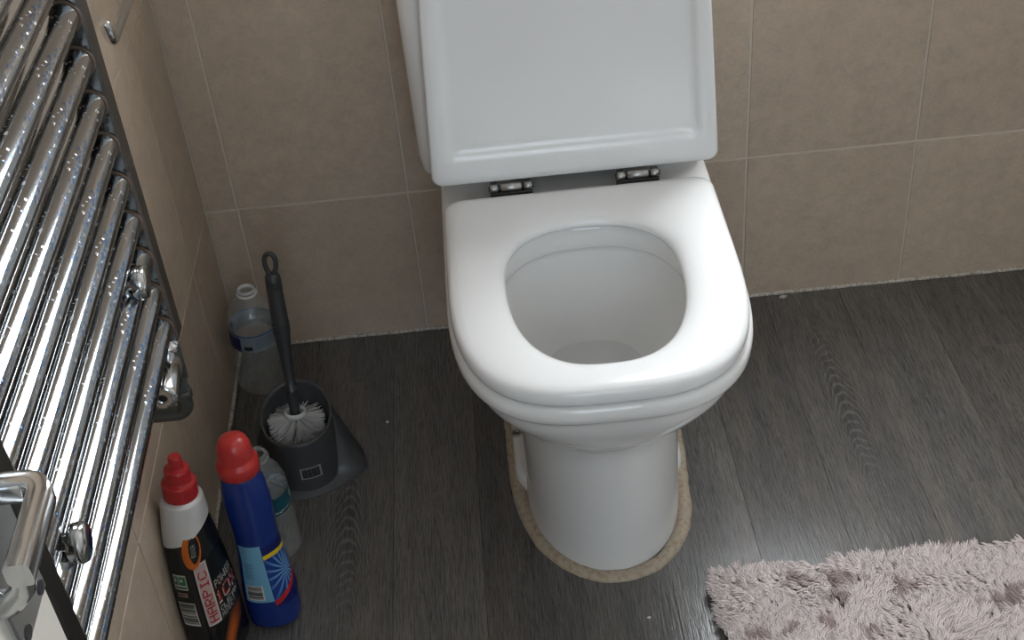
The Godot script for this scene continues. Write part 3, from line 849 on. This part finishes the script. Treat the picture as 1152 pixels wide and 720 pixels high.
func build_blue_bottle():
	var t = thing("bleach_bottle", "dark blue cleaner bottle with rounded red cap on the floor", "bottle", Vector3(0.103, 0.0, 0.588))
	var prof = smooth([[0.0, 0.031, 0.028, 2.3], [0.004, 0.035, 0.032, 2.3], [0.014, 0.036, 0.034, 2.3], [0.05, 0.0358, 0.034, 2.3], [0.085, 0.033, 0.032, 2.2], [0.125, 0.0292, 0.0295, 2.1], [0.165, 0.0295, 0.0292, 2.0], [0.195, 0.0305, 0.0292, 2.0], [0.225, 0.0285, 0.027, 2.0], [0.244, 0.0245, 0.024, 2.0], [0.25, 0.021, 0.021, 2.0]])
	var b = part("body", body(prof), M.blue, t)
	var g := Geo.new(); g.lathe([[0.0255, 0.247], [0.0268, 0.2485], [0.027, 0.262], [0.0258, 0.2655], [0.0225, 0.2675], [0.0218, 0.27], [0.0222, 0.2755], [0.0212, 0.287], [0.0178, 0.2955], [0.011, 0.3], [0.0, 0.301]], 36, Vector3.ZERO, true, false)
	part("cap", g, M.orange_red, t)
	var im := Image.create(96, 192, false, Image.FORMAT_RGB8); im.fill(Color(0.44, 0.66, 0.78))
	for i in 9: im.fill_rect(Rect2i(14, 60 + i * 6, 40 - (i * 7) % 13, 2), Color(0.16, 0.36, 0.5))
	bars(im, Rect2i(8, 134, 64, 50), 9)
	part("back_label", sheet(prof, 2.35, 1.32, 0.052, 0.145, 0.0004), label_mat(im), b, false)
	im = Image.create(96, 192, false, Image.FORMAT_RGB8)
	for y in 192:
		for x in 96:
			var d = Vector2(x - 56, (y - 92) * 0.8)
			var ray = 0.5 + 0.5 * sin(atan2(d.y, d.x) * 17.0)
			var c = Color(0.05, 0.2, 0.5).lerp(Color(0.6, 0.8, 0.92), clampf(ray * 1.1 - d.length() / 90.0, 0.0, 1.0))
			var s = y - 24.0 + 0.16 * x - 0.003 * x * x
			if s < 0.0: c = Color(0.03, 0.09, 0.36)
			elif s < 13.0: c = Color(0.88, 0.76, 0.12)
			var s2 = y - 168.0 + 0.55 * x
			if s2 > 0.0 and s2 < 17.0: c = Color(0.75, 0.13, 0.13)
			elif s2 >= 17.0: c = Color(0.03, 0.09, 0.36)
			im.set_pixel(x, y, c)
	part("front_label", sheet(prof, 1.3, -0.2, 0.04, 0.14, 0.0004), label_mat(im), b, false)
	t.basis = Basis(Vector3.RIGHT, deg_to_rad(-3.2)) * Basis.from_scale(Vector3(1, 1.04, 1))
	t.position.y = 0.0018
func build_water_bottles():
	for k in 2:
		var r = [0.0385, 0.0315][k]; var h = [0.192, 0.187][k]
		var t = thing("water_bottle", ["empty clear plastic water bottle with blue and white label in the wall corner", "empty clear plastic water bottle with teal label between brush holder and blue bottle"][k], "bottle", [Vector3(0.046, 0, 0.098), Vector3(0.101, 0, 0.468)][k], "empty water bottles")
		var pr = [[r * 0.35, 0.006], [r * 0.7, 0.001], [r * 0.88, 0.0005], [r * 0.97, 0.006], [r, 0.014]]
		var y := 0.02
		while y < h * 0.46:
			pr.append([r, y]); pr.append([r * 0.955, y + 0.006]); pr.append([r, y + 0.012]); y += 0.0165
		pr.append_array([[r * 0.985, h * 0.48], [r * 0.985, h * 0.66], [r, h * 0.68], [r * 0.97, h * 0.74], [r * 0.82, h * 0.82], [r * 0.58, h * 0.885], [0.0145, h * 0.92], [0.0125, h * 0.94], [0.0125, h * 0.965], [0.0125, h]])
		var g := Geo.new(); g.lathe(pr, 36, Vector3.ZERO, true, false); var b = part("bottle_wall", g, M.pet, t)
		g = Geo.new(); g.lathe([[0.0128, h * 0.95], [0.0165, h * 0.95], [0.0165, h * 0.962], [0.0128, h * 0.962]], 28, Vector3.ZERO, false, false); g.lathe([[0.0126, h - 0.004], [0.0138, h - 0.003], [0.0136, h], [0.0112, h], [0.0112, h - 0.005]], 28, Vector3.ZERO, false, false)
		part("neck_ring", g, M.white_plastic if k == 0 else M.pet, b)
		var im := Image.create(256, 64, false, Image.FORMAT_RGB8)
		if k == 0:
			im.fill(Color(0.5, 0.54, 0.57)); im.fill_rect(Rect2i(0, 12, 64, 52), Color(0.03, 0.09, 0.33)); im.fill_rect(Rect2i(0, 0, 256, 6), Color(0.25, 0.4, 0.55)); im.fill_rect(Rect2i(70, 42, 14, 14), Color(0.04, 0.06, 0.12))
			for i in 5: im.fill_rect(Rect2i(90, 14 + i * 8, 60, 2), Color(0.3, 0.34, 0.4))
		else:
			im.fill(Color(0.06, 0.3, 0.36))
			for yy in 64:
				for x in 256:
					var d = Vector2((x - 176) * 0.75, yy - 30).length()
					if d < 25.0: im.set_pixel(x, yy, Color(0.75, 0.8, 0.82) if d > 21.0 or int(x * 0.31 + yy * 0.2) % 4 > 0 else Color(0.15, 0.35, 0.55))
		var rings = []
		for l in [h * 0.485, h * 0.655]:
			var ring = []
			for j in 37:
				var a = -TAU * j / 36 + 3.6
				ring.append(Vector3(cos(a) * r * 0.992, l, sin(a) * r * 0.992))
			rings.append(ring)
		g = Geo.new(); g.grid(rings, false); part("wrap_label", g, label_mat(im), b, false)
		t.basis = Basis(Vector3(0, 0, 1), deg_to_rad([-3.0, 0.0][k]))
		t.position.y = [0.0022, 0.0][k]

# ------------------------------------------------------------------ brush and holder
const BX := 0.134
const BZ := 0.318
func build_brush():
	var t = thing("toilet_brush_holder", "dark grey plastic toilet brush holder with a flared triangular foot", "brush holder", Vector3(BX, 0, BZ))
	# bucket with a rim that rises to the back
	var rim = func(a): return 0.101 + 0.038 * pow(clampf(0.5 - 0.5 * sin(a), 0.0, 1.0), 1.4)
	var rings = []
	for l in [[0.0, 0.052, 0.0], [0.05, 0.0515, 0.0], [0.5, 0.0515, 0.0], [0.9, 0.0525, 0.0], [0.97, 0.0535, 0.0], [1.0, 0.0528, 0.001], [1.0, 0.0505, 0.0015], [0.97, 0.0487, 0.0], [0.9, 0.0475, 0.0], [0.4, 0.046, 0.0], [0.12, 0.045, 0.0]]:
		var r = []
		for j in 48:
			var a = TAU * j / 48
			r.append(Vector3(cos(a) * l[1], rim.call(a) * l[0] + l[2] + 0.001, sin(a) * l[1]))
		rings.append(r)
	var g := Geo.new(); g.grid(rings, true, true, true); part("bucket", g, M.holder, t)
	# cape: from the three-cornered foot up to the bucket
	var foot = []
	var corners = [Vector2(0.0905, 0.004), Vector2(-0.075, 0.045), Vector2(-0.045, -0.135)]
	var bulge = [Vector2(0.012, 0.058), Vector2(-0.088, -0.05), Vector2(0.05, -0.085)]
	for k in 3:
		var p = corners[k]; var q = corners[(k + 1) % 3]
		var c = bulge[k] * 2.0 - (p + q) * 0.5
		for i in 16:
			var f = i / 16.0
			foot.append(p * (1 - f) * (1 - f) + c * 2 * f * (1 - f) + q * f * f)
	rings = []
	for l in [[0.0, 0.0005], [0.0, 0.003], [0.06, 0.008], [0.2, 0.024], [0.4, 0.052], [0.6, 0.082], [0.8, 0.108], [0.92, 0.122], [1.0, 0.128]]:
		var r = []
		for p in foot:
			var d = p.normalized() * 0.0495
			var a = atan2(p.y, p.x)
			var top = rim.call(a) - 0.004
			var q = p.lerp(d, l[0])
			var front = smoothstep(-0.35, 0.55, sin(a))
			r.append(Vector3(q.x, lerpf(l[1] / 0.128 * top, 0.003 + 0.05 * l[1], front) if l[0] > 0.0 else l[1], q.y))
		rings.append(r)
	g = Geo.new(); g.grid(rings, true, true, false); part("foot", g, M.holder, t)
	var im := Image.create(64, 48, false, Image.FORMAT_RGB8); im.fill(Color(0.55, 0.56, 0.55)); im.fill_rect(Rect2i(6, 6, 52, 36), Color(0.06, 0.06, 0.06))
	for i in 7: im.fill_rect(Rect2i(11 + i * 7, 9, 2 + i % 2, 28), Color(0.35, 0.36, 0.36))
	rings = []
	for y in [0.033, 0.055]:
		var r = []
		for j in 9:
			var a = 1.62 - 0.62 * j / 8.0
			r.append(Vector3(cos(a) * 0.0523, y, sin(a) * 0.0523))
		rings.append(r)
	g = Geo.new(); g.grid(rings, false); part("price_sticker", g, label_mat(im), t, false)
	# brush standing in the bucket
	var b = thing("toilet_brush", "toilet brush with dark grey ribbed handle and pale bristles", "brush", Vector3(BX - 0.004, 0.016, BZ + 0.008))
	var axis = Vector3(0.006, 0.262, -0.044)
	var lean := Basis(Quaternion(Vector3.UP, axis.normalized()))
	g = Geo.new()
	var pr = [[0.0075, 0.085], [0.0078, 0.11], [0.0075, 0.135], [0.0095, 0.137], [0.0095, 0.141], [0.0072, 0.143], [0.0078, 0.17], [0.0095, 0.205], [0.0118, 0.232]]
	for i in 3: pr.append_array([[0.0126, 0.236 + i * 0.006], [0.0132, 0.239 + i * 0.006], [0.0122, 0.2415 + i * 0.006]])
	pr.append_array([[0.0125, 0.258], [0.0118, 0.28], [0.0112, 0.300]])
	for i in 3: pr.append_array([[0.0112, 0.304 + i * 0.006], [0.0117, 0.307 + i * 0.006], [0.0108, 0.3095 + i * 0.006]])
	pr.append_array([[0.0108, 0.325], [0.0085, 0.329], [0.0, 0.33]])
	g.lathe(pr, 24, Vector3.ZERO, true, false, lean); part("handle", g, M.handle, b)
	g = Geo.new()
	var loop = []
	for i in 25:
		var a = TAU * i / 24
		loop.append(lean * Vector3(0.0075 * sin(a) * (1.0 - 0.25 * cos(a)), 0.343 - 0.017 * cos(a), 0))
	g.tube(loop, 0.0036, 10, false); part("hanging_loop", g, M.handle, b)
	g = Geo.new(); g.lathe([[0.0, 0.094], [0.0095, 0.0945], [0.0165, 0.096], [0.0165, 0.101], [0.0145, 0.103], [0.0115, 0.101], [0.0115, 0.098]], 28, Vector3.ZERO, false, false, lean); g.lathe([[0.006, 0.012], [0.006, 0.094]], 12, Vector3.ZERO, true, true, lean); part("hub", g, M.hub, b)
	g = Geo.new()
	var rng := RandomNumberGenerator.new(); rng.seed = 31
	for row in 7:
		for j in 15:
			var ang = TAU * (j + 0.37 * row) / 15.0
			for s in 16:
				var a = ang + rng.randfn(0.0, 0.085)
				var y = 0.092 - row * 0.011 + rng.randf_range(-0.004, 0.004)
				var L = rng.randf_range(0.037, 0.0435)
				var p0 = Vector3(cos(a) * 0.007, y, sin(a) * 0.007)
				var p1 = Vector3(cos(a) * L, y + rng.randf_range(-0.006, 0.001), sin(a) * L)
				var sd = Vector3(-sin(a), 0, cos(a)) * 0.00048
				var up = Vector3(0, 0.00048, 0)
				var q = [sd, up, -sd, -up]
				for i in 4:
					var k = (i + 1) % 4
					g.quad(lean * (p0 + q[i]), lean * (p0 + q[k]), lean * (p1 + q[k]), lean * (p1 + q[i]), -1)
	var br = part("bristles", g, M.bristle, b, false)
	br.set_meta("kind", "stuff")

# ------------------------------------------------------------------ rug and crumbs
func build_rug():
	var x0 := 0.70; var x1 := 1.36; var z0 := 0.612; var z1 := 1.06
	var t = thing("bath_mat", "greyish pink shaggy bath mat on the dark floor", "mat", Vector3(x0, 0, z0))
	var g := Geo.new(); g.box(Vector3(0, 0.0005, 0), Vector3(x1 - x0, 0.006, z1 - z0), 0.002); part("backing", g, M.rug_base, t)
	var lock := Geo.new()
	var rng := RandomNumberGenerator.new(); rng.seed = 6
	for s in 6:
		# one strand: bends over from upright to the side
		var o = Vector3(rng.randfn(0, 0.0011), 0, rng.randfn(0, 0.0011))
		var w = rng.randf_range(0.0009, 0.0013)
		var yaw = rng.randfn(0.0, 0.35)
		var L = rng.randf_range(0.85, 1.1)
		var pts = []
		for i in 5:
			var f = i / 4.0
			pts.append(o + Vector3(0.014 * f * f * cos(yaw) * L, (0.017 * f - 0.006 * f * f) * L, 0.014 * f * f * sin(yaw) * L + rng.randfn(0.0, 0.0004)))
		var rr = []
		for i in 5: rr.append(w * [0.9, 1.0, 1.0, 0.85, 0.3][i])
		lock.tube(pts, rr, 4, false)
	var lm := lock.mesh(false)
	var swirl := FastNoiseLite.new(); swirl.seed = 3; swirl.frequency = 9.0; swirl.noise_type = FastNoiseLite.TYPE_SIMPLEX_SMOOTH; swirl.fractal_octaves = 2
	var dye := FastNoiseLite.new(); dye.seed = 12; dye.frequency = 13.0; dye.noise_type = FastNoiseLite.TYPE_SIMPLEX_SMOOTH; dye.fractal_octaves = 3
	var xf := []
	var cs := []
	var st := 0.0058
	var z := z0
	while z < z1:
		var x = x0
		while x < x1:
			var p = Vector3(x + rng.randf_range(-0.0022, 0.0022), 0.0055, z + rng.randf_range(-0.0022, 0.0022))
			var a = 2.0 + 2.4 * swirl.get_noise_2d(p.x, p.z) + rng.randfn(0.0, 0.3)
			var s = 1.0 + 0.25 * swirl.get_noise_2d(p.x + 5.0, p.z) + rng.randf_range(-0.15, 0.15)
			xf.append(Transform3D(Basis(Vector3.UP, a).scaled(Vector3(s, s * rng.randf_range(0.8, 1.15), s)), p - Vector3(x0, 0, z0)))
			var n = dye.get_noise_2d(p.x, p.z)
			var c = Vector3(0.68, 0.59, 0.57)
			if n > 0.28: c = c.lerp(Vector3(0.27, 0.185, 0.16), clampf((n - 0.28) * 5.0, 0.0, 0.8))
			cs.append(Color(c.x, c.y, c.z))
			x += st
		z += st
	var mm := MultiMesh.new()
	mm.transform_format = MultiMesh.TRANSFORM_3D; mm.use_colors = true; mm.mesh = lm; mm.instance_count = xf.size()
	for i in xf.size():
		mm.set_instance_transform(i, xf[i]); mm.set_instance_color(i, cs[i])
	var mi := MultiMeshInstance3D.new(); mi.name = "pile"; mi.multimesh = mm; mi.material_override = M.pile
	t.add_child(mi); mi.set_meta("kind", "stuff")
func build_crumbs():
	var spots = [[0.2535, 0.226, 0.0035, "small pale crumb on the floor between brush holder and toilet"], [0.604, 0.663, 0.0028, "tiny white crumb on the floor in front of the toilet"], [0.9295, 0.0135, 0.0075, "flake of broken sealant at the foot of the back wall"]]
	for k in 3:
		var s = spots[k]
		var g := Geo.new()
		var rng := RandomNumberGenerator.new(); rng.seed = k + 3
		var rings = []
		for l in [[0.6, 0.0], [1.0, 0.35], [0.8, 0.7], [0.3, 0.9]]:
			var r = []
			for j in 7: r.append(Vector3(cos(TAU * j / 7), 0, sin(TAU * j / 7) * (0.7 if k != 2 else 0.5)) * l[0] * s[2] * rng.randf_range(0.75, 1.1) + Vector3(0, l[1] * s[2] * 0.7, 0))
			rings.append(r)
		g.grid(rings, true, true, true, -1)
		var o = solo("crumb" if k < 2 else "sealant_flake", g, M.crumb if k < 2 else M.sealant, s[3], "crumb" if k < 2 else "flake")
		o.position = Vector3(s[0], 0.0002, s[1])

func _ready():
	# camera
	var cam := Camera3D.new(); cam.name = "camera"; add_child(cam)
	var right := Vector3(0.9948152, -0.07643756, 0.06708222); var up := Vector3(0.10155666, 0.78156985, -0.61549559)
	cam.transform = Transform3D(Basis(right, up, right.cross(up)).orthonormalized(), Vector3(0.45380436, 1.42908181, 1.81132542))
	cam.fov = 26.686; cam.near = 0.02; cam.far = 50.0; cam.current = true
	# sky
	var we := WorldEnvironment.new(); we.name = "environment"; add_child(we)
	var env := Environment.new(); we.environment = env
	env.background_mode = Environment.BG_SKY
	var sk := ProceduralSkyMaterial.new()
	sk.sky_top_color = Color(0.62, 0.75, 0.92); sk.sky_horizon_color = Color(0.86, 0.91, 0.97); sk.ground_bottom_color = Color(0.3, 0.3, 0.28); sk.ground_horizon_color = Color(0.7, 0.72, 0.74)
	env.sky = Sky.new(); env.sky.sky_material = sk
	env.tonemap_mode = Environment.TONE_MAPPER_LINEAR
	env.tonemap_exposure = 1.26
	env.sdfgi_enabled = true; env.ssao_enabled = true; env.ssil_enabled = true
	# daylight at the window's obscured pane
	var al := AreaLight3D.new(); al.name = "window_daylight"; add_child(al)
	al.area_size = Vector2(WIN.size.x - 0.08, WIN.size.y - 0.08)
	al.area_normalize_energy = false
	al.light_energy = 4.2; al.light_color = Color(0.98, 0.99, 0.995); al.shadow_enabled = true
	al.area_range = 8.0
	al.transform = Transform3D(Basis(Vector3.UP, PI), Vector3(WIN.get_center().x, WIN.get_center().y, -0.098))
	# fill light added behind the viewer, at the invented hall pane
	var hl := AreaLight3D.new(); hl.name = "hall_fill_light"; add_child(hl)
	hl.area_size = Vector2(FILL_WIN.size.x, FILL_WIN.size.y); hl.area_normalize_energy = false
	hl.light_energy = 0.035; hl.light_color = Color(1.0, 0.985, 0.96); hl.shadow_enabled = true; hl.area_range = 8.0
	hl.position = Vector3(FILL_WIN.get_center().x, FILL_WIN.get_center().y, ROOM_Z + 0.985)
	make_materials()
	build_room()
	build_toilet()
	build_radiator()
	build_door()
	build_roll_holder()
	build_black_bottle()
	build_blue_bottle()
	build_water_bottles()
	build_brush()
	build_rug()
	build_crumbs()
